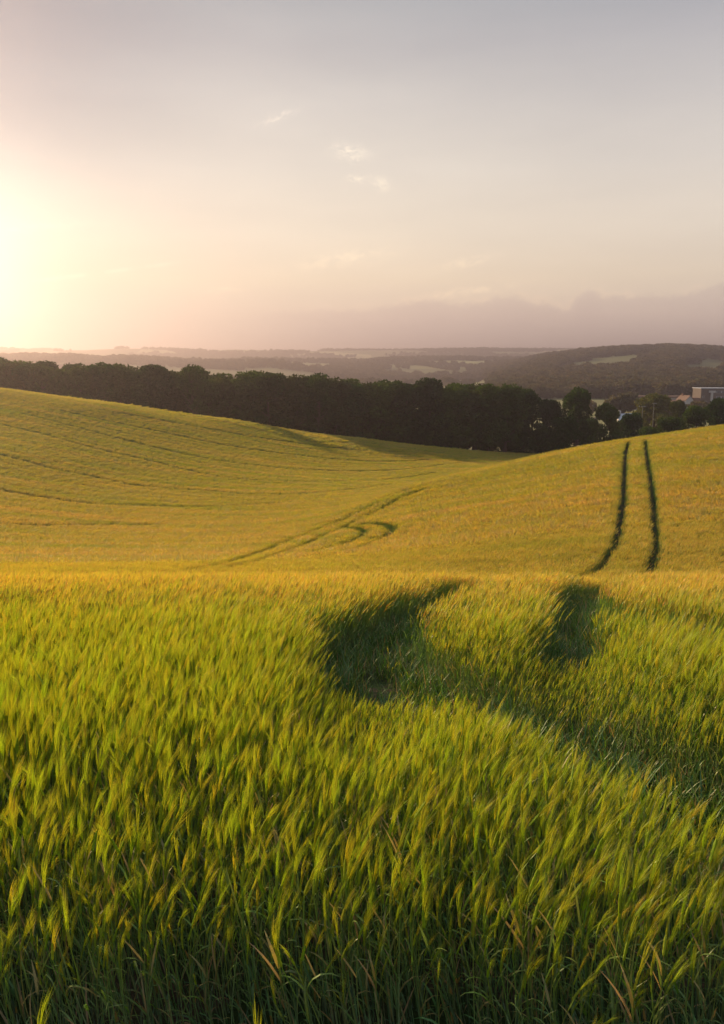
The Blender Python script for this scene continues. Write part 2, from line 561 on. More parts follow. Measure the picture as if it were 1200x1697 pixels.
class Buf:
    def __init__(self):
        self.V, self.F, self.C = [], [], []

    def strip(self, pts, wid, side, cols):
        n0 = len(self.V)
        for p, w, s, c in zip(pts, wid, side, cols):
            self.V.append(p - s * w / 2)
            self.V.append(p + s * w / 2)
            self.C += [c, c]
        for i in range(len(pts) - 1):
            a = n0 + 2 * i
            self.F.append((a, a + 1, a + 3, a + 2))

    def tube(self, pts, rad, cols, sides=3):
        n0 = len(self.V)
        for i, (p, r, c) in enumerate(zip(pts, rad, cols)):
            d = (pts[min(i + 1, len(pts) - 1)] - pts[max(i - 1, 0)])
            d = d / (np.linalg.norm(d) + 1e-9)
            u = np.cross(d, (0.31, 0.95, 0.1)); u /= np.linalg.norm(u)
            w = np.cross(d, u)
            for k in range(sides):
                a = 2 * PI * k / sides
                self.V.append(p + (u * math.cos(a) + w * math.sin(a)) * r)
                self.C.append(c)
        for i in range(len(pts) - 1):
            for k in range(sides):
                a, b = n0 + i * sides + k, n0 + i * sides + (k + 1) % sides
                self.F.append((a, b, b + sides, a + sides))

    def tri(self, a, b, c, cols):
        n0 = len(self.V)
        self.V += [a, b, c]
        self.C += list(cols)
        self.F.append((n0, n0 + 1, n0 + 2))


def vary(rng, c, a=0.15):
    return tuple(v * (1 + rng.uniform(-a, a)) for v in c)


def barley_plant(B, rng, base=(0, 0), detail=2, fat=1.0, heading=None):
    """one barley stalk: stem, arching leaves, ear and awns; it leans towards +x"""
    h = rng.uniform(0.60, 0.72)
    lean = rng.uniform(0.0, 0.22)
    phi = rng.normal(0, 0.5) if heading is None else heading
    dx, dy = math.cos(phi), math.sin(phi)
    bx, by = base

    def P(t):
        off = lean * h * t * t
        return np.array([bx + dx * off, by + dy * off, h * t * (1 - 0.12 * lean * t)])
    ns = 6 if detail > 1 else 4
    stem_c = vary(rng, (0.17, 0.27, 0.17)); top_c = vary(rng, (0.21, 0.30, 0.045))
    pts = [P(i / (ns - 1)) for i in range(ns)]
    cols = [tuple(np.array(stem_c) * (1 - i / (ns - 1)) + np.array(top_c) * (i / (ns - 1))) + (0.0,) for i in range(ns)]
    B.tube(pts, [0.0028 * fat * (1 - 0.45 * i / (ns - 1)) for i in range(ns)], cols)
    # leaves
    nl = rng.integers(3, 6) if detail > 1 else 2
    for k in range(nl):
        t0 = rng.uniform(0.12, 0.88)
        a = rng.uniform(0, 2 * PI)
        L = rng.uniform(0.09, 0.21)
        up = rng.uniform(0.95, 1.40)
        droop = rng.choice([0.2, 0.5, 0.9, 1.5, 2.1])
        w = rng.uniform(0.006, 0.0105) * fat
        d = np.array([math.cos(a), math.sin(a), 0.0])
        sd = np.array([-math.sin(a), math.cos(a), 0.0])
        n = 6 if detail > 1 else 4
        p = P(t0).copy()
        lp, sides = [], []
        for i in range(n):
            ang = up - droop * (i / (n - 1)) ** 1.6 * 1.2
            lp.append(p.copy())
            tw = rng.uniform(-0.25, 0.25)
            sides.append(sd * math.cos(tw) + np.array([0, 0, 1]) * math.sin(tw))
            p = p + (d * math.cos(ang) + np.array([0, 0, math.sin(ang)])) * L / (n - 1)
        prof = [0.7, 1.0, 0.95, 0.8, 0.5, 0.06] if n == 6 else [0.7, 1.0, 0.7, 0.06]
        if rng.random() < 0.13:
            lc = vary(rng, (0.26, 0.20, 0.085))
        else:
            lc = vary(rng, tuple(np.array((0.085, 0.160, 0.075)) * (1 - t0) + np.array((0.15, 0.235, 0.03)) * t0), 0.2)
        B.strip(lp, [w * q for q in prof], sides, [lc + (0.0,)] * n)
    # ear
    p0, p1 = P(1.0), P(0.9)
    dr = (p0 - p1) / np.linalg.norm(p0 - p1)
    nod = rng.uniform(0.05, 0.55)
    dr = dr + np.array([dx, dy, 0]) * nod * 0.5
    dr /= np.linalg.norm(dr)
    el = rng.uniform(0.06, 0.085)
    ec = vary(rng, (0.28, 0.35, 0.034))
    red = rng.random() < 0.03
    ep = [p0 + dr * el * t for t in ((0, 0.15, 0.3, 0.45, 0.6, 0.75, 0.9, 1.0) if detail > 1 else (0, 0.3, 0.7, 1.0))]
    er = [0.0025, 0.0052, 0.0042, 0.0055, 0.0042, 0.005, 0.0034, 0.0015] if detail > 1 else [0.0025, 0.0055, 0.005, 0.0015]
    B.tube(ep, [r * fat for r in er], [ec + (1.0,)] * len(ep), 4 if detail > 1 else 3)
    # awns: a brush that carries on past the ear, bent over by the wind
    na = 30 if detail > 1 else 9
    tan_awns = rng.choice([0.1, 0.25, 0.55])
    ac0 = vary(rng, (0.315, 0.385, 0.026))
    for k in range(na):
        t = rng.uniform(0.05, 1.0)
        q = p0 + dr * el * t
        sp = rng.normal(0, 0.050, 3)
        dd = dr + sp + np.array([dx, dy, 0]) * 0.10
        dd /= np.linalg.norm(dd)
        La = rng.uniform(0.10, 0.165)
        a = rng.uniform(0, PI)
        s = np.cross(dd, (math.cos(a), math.sin(a), 0.2)); s /= np.linalg.norm(s)
        wv = rng.uniform(0.0008, 0.0013) * fat
        mid = q + dd * La * 0.55
        tip = mid + (dd + np.array([dx, dy, -0.15]) * 0.22) * La * 0.45
        c = vary(rng, (0.33, 0.23, 0.07) if red else ac0, 0.12) + (1.0,)
        t_ = vary(rng, (0.37, 0.29, 0.10), 0.12) + (0.4,) if rng.random() < tan_awns else c
        B.strip([q, mid], [wv, wv * 0.75], [s, s], [c, c])
        B.tri(mid - s * wv * 0.375, mid + s * wv * 0.375, tip, [c, c, t_])


def crop_patch(B, rng, half, count, width, tall):
    """a piece of the crop seen from far: ears with their brushes over a stub of stem"""
    for k in range(count):
        x, y = rng.uniform(-half, half, 2)
        h = rng.uniform(0.62, 0.78)
        ln = rng.uniform(0.02, 0.16)
        ph = rng.normal(0, 0.6)
        d = np.array([math.cos(ph), math.sin(ph), 0]) * ln
        a = rng.uniform(0, PI)
        s = np.array([math.cos(a), math.sin(a), 0])
        c0 = vary(rng, (0.09, 0.15, 0.05), 0.2) + (0.0,)
        c1 = vary(rng, (0.25, 0.275, 0.032), 0.2) + (1.0,)
        b = np.array([x, y, 0.12]); p1 = np.array([x, y, h - 0.10]) + d * 0.5
        p2 = np.array([x, y, h]) + d
        p3 = p2 + np.array([0, 0, tall]) + d * 1.6
        B.strip([b, p1, p2, p3], [width * 0.5, width * 0.55, width, width * 0.12], [s] * 4, [c0, c0, c1, c1])


SRC = bpy.data.collections.new('barley_sources')
KINDS = []


def add_source(B, i):
    me = mesh('barley_stalk', np.array(B.V), B.F, B.C, BARLEY)
    o = bpy.data.objects.new('barley_stalk_%02d' % i, me)
    SRC.objects.link(o)


rng = np.random.default_rng(11)
idx = 0
for i in range(16):                       # 0-15 single stalks
    B = Buf(); barley_plant(B, rng, (0, 0), 2); add_source(B, idx); idx += 1
for i in range(10):                       # 16-25 clumps of stalks
    B = Buf()
    hd = rng.normal(0, 0.3)
    for k in range(6):
        barley_plant(B, rng, rng.normal(0, 0.07, 2), 1, 1.5, hd + rng.normal(0, 0.35))
    add_source(B, idx); idx += 1
for i in range(8):                        # 26-33 patches
    B = Buf(); crop_patch(B, rng, 0.36, 60, 0.026, 0.15); add_source(B, idx); idx += 1
for i in range(6):                        # 34-39 wide patches
    B = Buf(); crop_patch(B, rng, 1.15, 200, 0.07, 0.16); add_source(B, idx); idx += 1


for i in range(4):                        # 40-43 leafy tufts without ears
    B = Buf()
    for k in range(26):
        p = np.array([*rng.normal(0, 0.10, 2), 0.0])
        a = rng.uniform(0, 2 * PI); up = rng.uniform(1.0, 1.5); dr_ = rng.uniform(0.2, 1.6)
        L = rng.uniform(0.16, 0.42); w = rng.uniform(0.008, 0.014)
        d_ = np.array([math.cos(a), math.sin(a), 0.0]); sd = np.array([-math.sin(a), math.cos(a), 0.0])
        lp = []
        for j in range(5):
            ang = up - dr_ * (j / 4) ** 1.5
            lp.append(p.copy())
            p = p + (d_ * math.cos(ang) + np.array([0, 0, math.sin(ang)])) * L / 4
        lc = vary(rng, (0.055, 0.115, 0.030), 0.25) if rng.random() > 0.1 else vary(rng, (0.2, 0.17, 0.08), 0.2)
        B.strip(lp, [w * q for q in (0.8, 1.0, 0.85, 0.55, 0.06)], [sd] * 5, [lc + (0.0,)] * 5)
    add_source(B, idx); idx += 1


# wheel tracks, as ground coordinates (metres right of, and ahead of, the camera)
def dense(pts, step=0.12):
    pts = np.asarray(pts, float)
    # Catmull-Rom through the points
    P = np.vstack([2 * pts[0] - pts[1], pts, 2 * pts[-1] - pts[-2]])
    out = []
    for i in range(1, len(P) - 2):
        p0, p1, p2, p3 = P[i - 1:i + 3]
        n = max(2, int(np.linalg.norm(p2 - p1) / step))
        t = np.linspace(0, 1, n, endpoint=False)[:, None]
        out.append(0.5 * (2 * p1 + (p2 - p0) * t + (2 * p0 - 5 * p1 + 4 * p2 - p3) * t ** 2 + (-p0 + 3 * p1 - 3 * p2 + p3) * t ** 3))
    return np.vstack(out + [pts[-1:]])


def far_line(*uv):
    return dense(crop_points(uv))


near_left = [(3.3, 1.9), (2.3, 3.0), (1.65, 4.1), (1.1, 5.4), (0.35, 7.2), (0.1, 9.0), (0.7, 11.4), (1.5, 14.5), (2.7, 18), (5.2, 23.8), (8.7, 30)]
near_right = [(6.2, 3.2), (4.8, 5.2), (3.5, 7.9), (3.0, 10.4), (3.5, 13.0), (4.5, 16.0), (6.2, 20.0), (8.0, 24.4), (11.0, 30)]
farL = crop_points([(985, 938), (1006, 916), (1019, 895), (1025, 860), (1029, 825), (1032, 795), (1035, 765), (1038, 742), (1040, 731)], lo=29.5)
farR = crop_points([(1075, 939), (1082, 915), (1084, 890), (1083, 860), (1080, 825), (1077, 795), (1073, 765), (1070, 742), (1068, 728)], lo=29.5)
def smooth_line(p):
    t = np.linspace(p[0, 1], p[-1, 1], 16)
    c = np.polyfit(p[:, 1], p[:, 0], 3)
    w = sstep(t, 36.0, 46.0)
    return np.stack([np.polyval(c, t) * w + np.interp(t, p[:, 1], p[:, 0]) * (1 - w), t], -1)


farL, farR = smooth_line(farL), smooth_line(farR)
TRACK_W = [dense(near_left + farL.tolist()), dense(near_right + farR.tolist())]
FAINT = [
    far_line((694, 806), (644, 821), (599, 845), (561, 862), (524, 877), (482, 892), (445, 907), (407, 920), (355, 934), (302, 943)),
    far_line((697, 811), (662, 824), (629, 843), (587, 862), (565, 873), (527, 889), (494, 904), (460, 915), (411, 930), (362, 941)),
    far_line((512, 913), (550, 904), (587, 892), (602, 880), (593, 874), (569, 872)),
    far_line((530, 921), (587, 907), (625, 893), (648, 879), (642, 870), (617, 866), (590, 868)),
]
SWEEP = [
    [(-60, 800), (0, 811), (125, 831), (240, 837), (325, 839), (400, 836), (480, 831)],
    [(-60, 738), (0, 753), (75, 773), (150, 788), (225, 803), (350, 813), (425, 818), (560, 812), (700, 795)],
    [(-60, 690), (60, 716), (160, 743), (250, 763), (350, 786), (450, 796), (580, 796), (720, 783)],
    [(40, 686), (160, 716), (280, 746), (400, 768), (540, 779), (680, 776), (800, 764)],
    [(100, 680), (240, 710), (380, 738), (520, 757), (660, 764), (790, 760)],
    [(200, 684), (340, 709), (480, 732), (620, 747), (760, 753)],
]
HAIR = [far_line(*l) for l in SWEEP] + [far_line((-40, 864), (0, 866), (60, 870), (130, 869), (260, 868)),
                                        far_line((-40, 912), (0, 914), (60, 916), (130, 914))]


def between(a, b, f):
    t = np.linspace(0, 1, 9)
    def samp(l):
        l = np.array(l, float)
        u = np.linspace(0, 1, len(l))
        return np.stack([np.interp(t, u, l[:, 0]), np.interp(t, u, l[:, 1])], -1)
    return samp(a) * (1 - f) + samp(b) * f


FINE = [far_line(*between(a, b, f)) for a, b in zip(SWEEP[:-1], SWEEP[1:]) for f in (0.2, 0.4, 0.6, 0.8)]
# broad places where turning wheels have laid the crop down
SCUFF = [dense([(2.05, 7.5), (2.5, 9.3), (2.9, 10.6), (3.4, 12.2), (4.2, 14.5), (5.2, 17.2)]), dense([(0.0, 6.5), (-0.1, 7.3), (-0.15, 8.6), (0.3, 10.2), (0.85, 12.0), (1.5, 14.0)])]


def near_dist(x, y, lines, cell=1.0, reach=1.6):
    """distance to the nearest of the polylines, inf beyond reach"""
    pts = np.vstack(lines)
    key = {}
    for i, (a, b) in enumerate(np.floor(pts / reach).astype(int)):
        key.setdefault((a, b), []).append(i)
    out = np.full(len(x), 9.0)
    cx, cyy = np.floor(x / reach).astype(int), np.floor(y / reach).astype(int)
    order = {}
    allk = cx.astype(np.int64) * 100003 + cyy
    srt = np.argsort(allk, kind='stable')
    bounds = np.flatnonzero(np.diff(allk[srt])) + 1
    for grp in np.split(srt, bounds):
        if not len(grp):
            continue
        a, b = cx[grp[0]], cyy[grp[0]]
        cand = [i for da in (-1, 0, 1) for db in (-1, 0, 1) for i in key.get((a + da, b + db), ())]
        if cand:
            q = pts[cand]
            out[grp] = np.sqrt(((x[grp, None] - q[None, :, 0]) ** 2 + (y[grp, None] - q[None, :, 1]) ** 2)).min(1)
    return out


def scatter(y0, y1, dens, margin=2.0, k=0.66):
    """random points, dens per square metre, in the wedge ahead of the camera"""
    hw = k * y1 + margin
    c = 1.0 / math.sqrt(dens)
    gx, gy = np.meshgrid(np.arange(-hw, hw, c), np.arange(y0, y1, c))
    x = (gx + rng.uniform(0, c, gx.shape)).ravel()
    y = (gy + rng.uniform(0, c, gx.shape)).ravel()
    keep = np.abs(x) < k * y + margin
    return x[keep], y[keep]


def wind(x, y):
    g = fbm(x / 1.1 + 3, y / 2.2, 61, 3)
    return g


PX, PY, PV, PR, PS = [], [], [], [], []


def plant(x, y, kinds, lean, smin=0.86, smax=1.10, turn=0.55, sink=None):
    n = len(x)
    g = wind(x, y)
    PX.append(x); PY.append(y)
    PV.append(rng.integers(kinds[0], kinds[1], n))
    rx = rng.normal(0, 0.06, n)
    ry = lean * (g - 0.30) * 1.4 + rng.normal(0, 0.07, n) - 0.20 * (1 - sstep(y, 3.5, 13.0))
    rz = rng.normal(0, turn, n)
    PR.append(np.stack([rx, ry, rz], -1))
    s = rng.uniform(smin, smax, n) * (0.93 + 0.14 * fbm(x / 0.9, y / 0.9, 17, 3)) * 1.02
    PS.append(s)


# nearest rows: single stalks
x, y = scatter(1.95, 8.6, 560, 1.2)
edge = 2.35 + 0.6 * (fbm(x / 0.8, x * 0, 3) - 0.5)
d = near_dist(x, y, TRACK_W)
dr = near_dist(x, y, TRACK_W[1:])
keep = (y > edge) & (dr > 0.62) & (d > 0.46 + 0.04 * sstep(y, 6.5, 8.6) + 0.14 * vnoise(x * 3, y * 3, 9))
plant(x[keep], y[keep], (0, 16), 0.15)
front = 1 - sstep(y[keep], 2.4, 4.2)
PS[-1] *= 1 - front * 0.42 * rng.random(keep.sum()) ** 1.3
# stray low stalks and regrowth in the wheel tracks
k2 = (d < 0.25) & (rng.random(len(x)) < 0.10) & (y > 2.2)
plant(x[k2], y[k2], (0, 16), 0.5, 0.25, 0.55, 2.0)
# a few stalks stand clear of the edge, close to the camera
sx = np.array([-0.52, -0.50, -0.47, -0.40, -0.10, -0.085, 0.14, 0.62, -0.78])
sy = np.array([1.45, 1.52, 1.47, 1.5, 1.45, 1.5, 1.5, 1.55, 1.6])
plant(sx, sy + 0.1, (0, 16), 0.6, 0.93, 1.02)
# middle distance: clumps
x, y = scatter(8.6, 42, 56, 1.5)
d = near_dist(x, y, TRACK_W)
dr = near_dist(x, y, TRACK_W[1:])
keep = (dr > 0.30 + 0.45 * fbm(x / 0.7, y / 0.7, 55, 3) - 0.3 * sstep(y, 17, 23)) & (d > 0.1)
keep &= d > 0.46 - 0.22 * sstep(y, 19, 28) + (0.14 - 0.08 * sstep(y, 19, 28)) * vnoise(x * 3, y * 3, 9)
lines_ok = near_dist(x, y, FAINT) > 0.36
keep &= lines_ok
plant(x[keep], y[keep], (16, 26), 0.22)
k2 = (d < 0.25) & (rng.random(len(x)) < 0.25)
plant(x[k2], y[k2], (16, 26), 0.5, 0.25, 0.5, 2.0)
# beyond the brow: patches, with clumps along the edges of the tracks
ALL = TRACK_W + FAINT


def rows(x, y):
    """drill rows: the crop stands a little higher and lower in bands along the slope"""
    w = y + 6.0 * np.sin(x / 45.0)
    return 0.97 + 0.05 * vnoise(x / 60.0, w / 1.8, 71) + 0.03 * vnoise(x / 40.0, w / 0.7, 72)


def patch_zone(y0, y1, dens, kinds, clear, lines):
    x, y = scatter(y0, y1, dens, 3.0)
    d = near_dist(x, y, lines)
    keep = d > clear
    x, y = x[keep], y[keep]
    smin_ = 0.97
    plant(x, y, kinds, 0.0, 0.94, 1.06, 3.0)
    PS[-1] = rng.uniform(smin_, 1.05, len(x)) * rows(x, y)


def edge_zone(lines, y0, y1, inner, outer, dens):
    pts = np.vstack(lines)
    pts = pts[(pts[:, 1] > y0) & (pts[:, 1] < y1)]
    n = int(len(pts) * 0.12 * 2 * outer * dens)
    p = pts[rng.integers(0, len(pts), n)] + rng.uniform(-outer, outer, (n, 2))
    d = near_dist(p[:, 0], p[:, 1], lines)
    keep = (d > inner) & (d < outer)
    p = p[keep]
    plant(p[:, 0], p[:, 1], (16, 26), 0.03, 0.92, 1.04)


patch_zone(42, 92, 5.6, (26, 34), 0.76, ALL)
patch_zone(92, 160, 4.4, (26, 34), 0.76, TRACK_W)
edge_zone(TRACK_W, 42, 92, 0.27, 0.95, 42)
edge_zone(FAINT, 42, 92, 0.33, 1.05, 38)
patch_zone(160, 215, 1.0, (34, 40), 0.3, TRACK_W)

# the crop beside the near wheel tracks stands lower, pushed aside on the turn
if True:
    dn = near_dist(PX[0], PY[0], TRACK_W[:1])
    PS[0] = PS[0] * (0.70 + 0.30 * sstep(dn, 0.45, 1.1))
# low bent stalks and weeds over the worn ground
x, y = scatter(3.0, 30.0, 60, 0.5)
core = near_dist(x, y, TRACK_W)
d = np.minimum(core, near_dist(x, y, SCUFF))
k2 = (d < 0.75) & (rng.random(len(x)) < 0.18 + 0.72 * sstep(core, 0.08, 0.34))
plant(x[k2], y[k2], (40, 44), 0.2, 0.5, 1.1, 3.0)
n_tuft = k2.sum()
REGROWN = np.concatenate([np.zeros(sum(len(a) for a in PX[:-1]), bool), np.ones(n_tuft, bool)])
PX, PY, PV, PR, PS = (np.concatenate(a) for a in (PX, PY, PV, PR, PS))
dh = near_dist(PX, PY, HAIR)
PS = PS * np.where((dh < 0.55) & (PY > 40), 0.74, 1.0)
df = near_dist(PX, PY, FINE)
PS = PS * np.where((df < 0.5) & (PY > 60), 0.94, 1.0)
ds = near_dist(PX, PY, SCUFF)
SC_KEEP = (ds > 0.05 + 0.62 * fbm(PX / 0.55, PY / 0.55, 19, 3)) | REGROWN
DIP = [dense([(0.05, 4.2), (-0.05, 6.6)]), dense([(1.4, 5.3), (2.05, 7.5)])]
dd_ = near_dist(PX, PY, DIP)
PS = np.where(REGROWN, PS, PS * (0.6 + 0.4 * sstep(dd_, 0.1, 0.7)))
rr = np.hypot(PX, PY)
azd = np.degrees(np.arctan2(PX, PY))
limit = np.interp(azd, [-40, -24, -9, 0, 8, 12, 40], [172, 176, 180, 182, 196, 205, 205])
keep = (rr < limit) & SC_KEEP
PX, PY, PV, PR, PS = PX[keep], PY[keep], PV[keep], PR[keep], PS[keep]
PZ = ground_z(PX, PY) - 0.01
print('barley instances', len(PX))


def build_barley():
    me = bpy.data.meshes.new('barley_crop')
    n = len(PX)
    me.vertices.add(n)
    me.vertices.foreach_set('co', np.stack([PX, PY, PZ], -1).astype(np.float32).ravel())
    a = me.attributes.new('variant', 'INT', 'POINT'); a.data.foreach_set('value', PV.astype(np.int32))
    a = me.attributes.new('rot', 'FLOAT_VECTOR', 'POINT'); a.data.foreach_set('vector', PR.astype(np.float32).ravel())
    a = me.attributes.new('size', 'FLOAT', 'POINT'); a.data.foreach_set('value', PS.astype(np.float32))
    me.update()
    o = link('barley_crop', me)
    scatter_nodes(o, SRC)
    tag(o, 'standing barley crop, green at its edge and golden over the slopes, cut by wheel tracks', 'barley', kind='stuff')
    me.materials.append(BARLEY)


def scatter_nodes(o, coll):
    ng = bpy.data.node_groups.new('scatter', 'GeometryNodeTree')
    ng.interface.new_socket('Geometry', in_out='INPUT', socket_type='NodeSocketGeometry')
    ng.interface.new_socket('Geometry', in_out='OUTPUT', socket_type='NodeSocketGeometry')
    nd = ng.nodes
    gi, go = nd.new('NodeGroupInput'), nd.new('NodeGroupOutput')
    ci = nd.new('GeometryNodeCollectionInfo')
    ci.inputs['Collection'].default_value = coll
    ci.inputs['Separate Children'].default_value = True
    ci.inputs['Reset Children'].default_value = True
    ip = nd.new('GeometryNodeInstanceOnPoints')
    ip.inputs['Pick Instance'].default_value = True

    def attr(name, t):
        a = nd.new('GeometryNodeInputNamedAttribute')
        a.data_type = t
        a.inputs['Name'].default_value = name
        return a.outputs['Attribute']
    L = ng.links.new
    L(gi.outputs[0], ip.inputs['Points'])
    L(ci.outputs[0], ip.inputs['Instance'])
    L(attr('variant', 'INT'), ip.inputs['Instance Index'])
    L(attr('rot', 'FLOAT_VECTOR'), ip.inputs['Rotation'])
    L(attr('size', 'FLOAT'), ip.inputs['Scale'])
    L(ip.outputs[0], go.inputs[0])
    md = o.modifiers.new('scatter', 'NODES')
    md.node_group = ng


build_barley()


# ------------------------------------------------------------------ trees
def leaf_material(name, k=1.0):
    m = bpy.data.materials.new(name)
    m.use_nodes = True
    N = NT(m.node_tree)
    out = N.n('ShaderNodeOutputMaterial')
    at = N.n('ShaderNodeAttribute', attribute_name='tint')
    rnd = N.n('ShaderNodeObjectInfo').outputs['Random']
    c = N.mix(1.0, at.outputs['Color'], N.ramp(rnd, [(0.0, (0.75, 0.8, 0.8)), (0.5, (1, 1, 1)), (1.0, (1.25, 1.15, 1.0))]), 'MULTIPLY')
    d = N.n('ShaderNodeBsdfDiffuse'); t = N.n('ShaderNodeBsdfTranslucent')
    N.put(d.inputs[0], c); N.put(t.inputs[0], N.mix(1.0, c, (1.3, 1.2, 0.6), 'MULTIPLY'))
    mx = N.n('ShaderNodeMixShader')
    mx.inputs[0].default_value = 0.3
    N.put(mx.inputs[1], d.outputs[0]); N.put(mx.inputs[2], t.outputs[0])
    N.put(out.inputs[0], mx.outputs[0])
    return m


LEAF = leaf_material('leaves')
BARK = principled('bark', (0.06, 0.045, 0.034), 0.95, (2.0, 0.4), 0.1)


def leaf_cloud(rng, lobes, per_m2, size, col, jitter=0.35):
    """leaf-sized quads spread through the outer volume of the lobes"""
    C = []; S = []; T = []
    for (c, r3) in lobes:
        r3 = np.array(r3)
        n = int(per_m2 * 4 * PI * (np.prod(r3) ** (2 / 3)))
        u = rng.normal(size=(n, 3)); u /= np.linalg.norm(u, axis=1)[:, None]
        bump = 0.76 + 0.48 * vnoise(u[:, 0] * 2.3 + c[0], u[:, 1] * 2.3 + u[:, 2] * 1.7 + c[1], 5)
        rad = (0.62 + 0.42 * rng.random(n) ** 0.6) * bump
        C.append(np.array(c) + u * r3 * rad[:, None])
        tone = 0.8 + 0.5 * vnoise(u[:, 0] * 3 + c[2], u[:, 1] * 3 + u[:, 2] * 2, 8) + rng.uniform(-0.18, 0.18, n)
        T.append(tone)
    C = np.vstack(C); T = np.concatenate(T)
    n = len(C)
    a = rng.normal(size=(n, 3)); a /= np.linalg.norm(a, axis=1)[:, None]
    b = np.cross(a, rng.normal(size=(n, 3))); b /= np.linalg.norm(b, axis=1)[:, None]
    s = size * rng.uniform(0.6, 1.3, n)[:, None]
    V = np.stack([C - a * s, C + b * s * 0.55, C + a * s, C - b * s * 0.55], 1).reshape(-1, 3)
    F = np.arange(4 * n).reshape(-1, 4).tolist()
    col = np.array(col)[None] * T[:, None] * (1 + rng.uniform(-0.12, 0.12, (n, 3)))
    cols = np.repeat(np.concatenate([col, np.ones((n, 1))], 1), 4, 0)
    return V, F, cols


def make_tree_meshes(seed, H, W, col, gap=0.0, leafy=9.0, low=0.0):
    rg = np.random.default_rng(seed)
    lobes = []
    B = Buf()
    th = H * rg.uniform(0.30, 0.4)
    tr = H * 0.022
    top = np.array([rg.normal(0, 0.3), rg.normal(0, 0.3), H * 0.75])
    pts = [np.array([0, 0, -0.8]), np.array([0, 0, 0.15 * H]), np.array([top[0] * 0.4, top[1] * 0.4, H * 0.42]), top]
    B.tube(pts, [tr * 1.5, tr, tr * 0.7, tr * 0.15], [(0, 0, 0, 1)] * 4, 7)
    nb = rg.integers(17, 23)
    for k in range(nb):
        f = (k + 0.5) / nb
        zc = H * (low + 0.07 + (0.83 - low) * f)
        env = W * 0.5 * (math.sin(PI * min(1, (f * 0.74 + 0.26))) ** 0.6)
        a = k * 2.4 + rg.uniform(-0.5, 0.5)
        rr = env * rg.uniform(0.35, 0.85)
        c = np.array([math.cos(a) * rr, math.sin(a) * rr, zc])
        s = W * rg.choice([0.11, 0.15, 0.19, 0.24])
        if rg.random() > gap:
            lobes.append((c, (s, s, s * rg.uniform(0.6, 0.85))))
        z0 = max(0.2 * H, zc - rr * 0.8)
        p0 = np.array([top[0] * z0 / H, top[1] * z0 / H, min(z0, 0.7 * H)])
        mid = (p0 + c) / 2 + np.array([0, 0, -0.1 * rr])
        B.tube([p0, mid, c], [tr * 0.42, tr * 0.28, tr * 0.1], [(0, 0, 0, 1)] * 3, 5)
    lobes.append((np.array([top[0], top[1], H * 0.84]), (W * 0.27, W * 0.27, H * 0.13)))
    for k in range(4):
        a = rg.uniform(0, 6.28)
        lobes.append((np.array([math.cos(a) * W * 0.24, math.sin(a) * W * 0.24, H * rg.uniform(0.76, 0.86)]), (W * 0.15,) * 3))
    V, F, cols = leaf_cloud(rg, lobes, leafy, 0.36, col)
    return mesh('crown', V, F, cols, LEAF), mesh('trunk', np.array(B.V), B.F, B.C, BARK, True)


DARK = (0.026, 0.050, 0.013)
TREES = [make_tree_meshes(100 + i, 15, 11.0, (DARK[0] * k, DARK[1] * k2, DARK[2]), 0.05, 8.5)
         for i, (k, k2) in enumerate([(1, 1), (0.7, 0.8), (1.35, 1.2), (0.8, 1.0), (1.1, 0.85), (1.6, 1.45)])]
OPEN_TREE = make_tree_meshes(301, 16, 10.5, DARK, 0.32, 5.0, 0.2)
TALL_TREE = make_tree_meshes(302, 17, 11, DARK, 0.0, 9.0, 0.1)
PALE_TREE = make_tree_meshes(303, 14, 11, (0.085, 0.095, 0.03), 0.0, 9.0, 0.1)


def tree(x, y, meshes, label, group=None, s=1.0, sz=None, rz=0.0, name='broadleaf_tree'):
    r = bpy.data.objects.new(name, None)
    COL.objects.link(r)
    r.location = (x, y, ground_at(x, y) - 0.2)
    r.rotation_euler = (0, 0, rz)
    r.scale = (s, s, sz or s)
    link('crown', meshes[0], r)
    link('trunk', meshes[1], r)
    return tag(r, label, 'tree', group)


def at(u, d):
    return (u - CX) / FPX * d, d


rt = random.Random(5)


def top_height(u, d, v):
    """height a tree at u, d needs for its tip to reach v"""
    x, y = at(u, d)
    Y = (CY - v) / FPX
    z = (-SP + Y * CP) / (CP + Y * SP) * d
    return z - ground_at(x, y)


TOPU = [-320, -120, 0, 60, 110, 200, 300, 330, 345, 420, 480, 560, 600, 700, 760, 820, 860, 885]
TOPV = [575, 588, 594, 598, 606, 598, 606, 612, 618, 615, 620, 624, 626, 631, 636, 637, 642, 660]
belt_label = 'dark bushy broadleaf tree in the dense belt along the far edge of the field'
belt_group = 'trees in the dark belt along the field edge'


def belt(u0, u1, n, d0, d1, up, seed):
    rg = random.Random(seed)
    for i in range(n):
        f = (i + 0.5) / n + rg.uniform(-0.3, 0.3) / n
        u = u0 + (u1 - u0) * f
        dd = d0 + (d1 - d0) * f + rg.uniform(-3, 3)
        v = np.interp(u, TOPU, TOPV) + rg.uniform(-5, 7) + up
        x, y = at(u, dd)
        h = top_height(u, dd, v)
        h = max(7.0, h * rg.choice([0.93, 0.97, 1.0, 1.04]))
        s = max(0.72, min(1.15, h / 15)) * rg.uniform(0.92, 1.1)
        tree(x, y, TREES[rg.randrange(6)], belt_label, belt_group, s, h / 14.6, rg.uniform(0, 6.28))


belt(-330, 880, 46, 181, 206, 2, 1)
belt(-330, 870, 34, 194, 219, 0, 2)


def special(u, d, v, meshes, label, s=None, hh=16.0, rz=0.0, group=None):
    x, y = at(u, d)
    h = max(4.0, top_height(u, d, v))
    tree(x, y, meshes, label, group, s or h / hh, h / hh, rz)


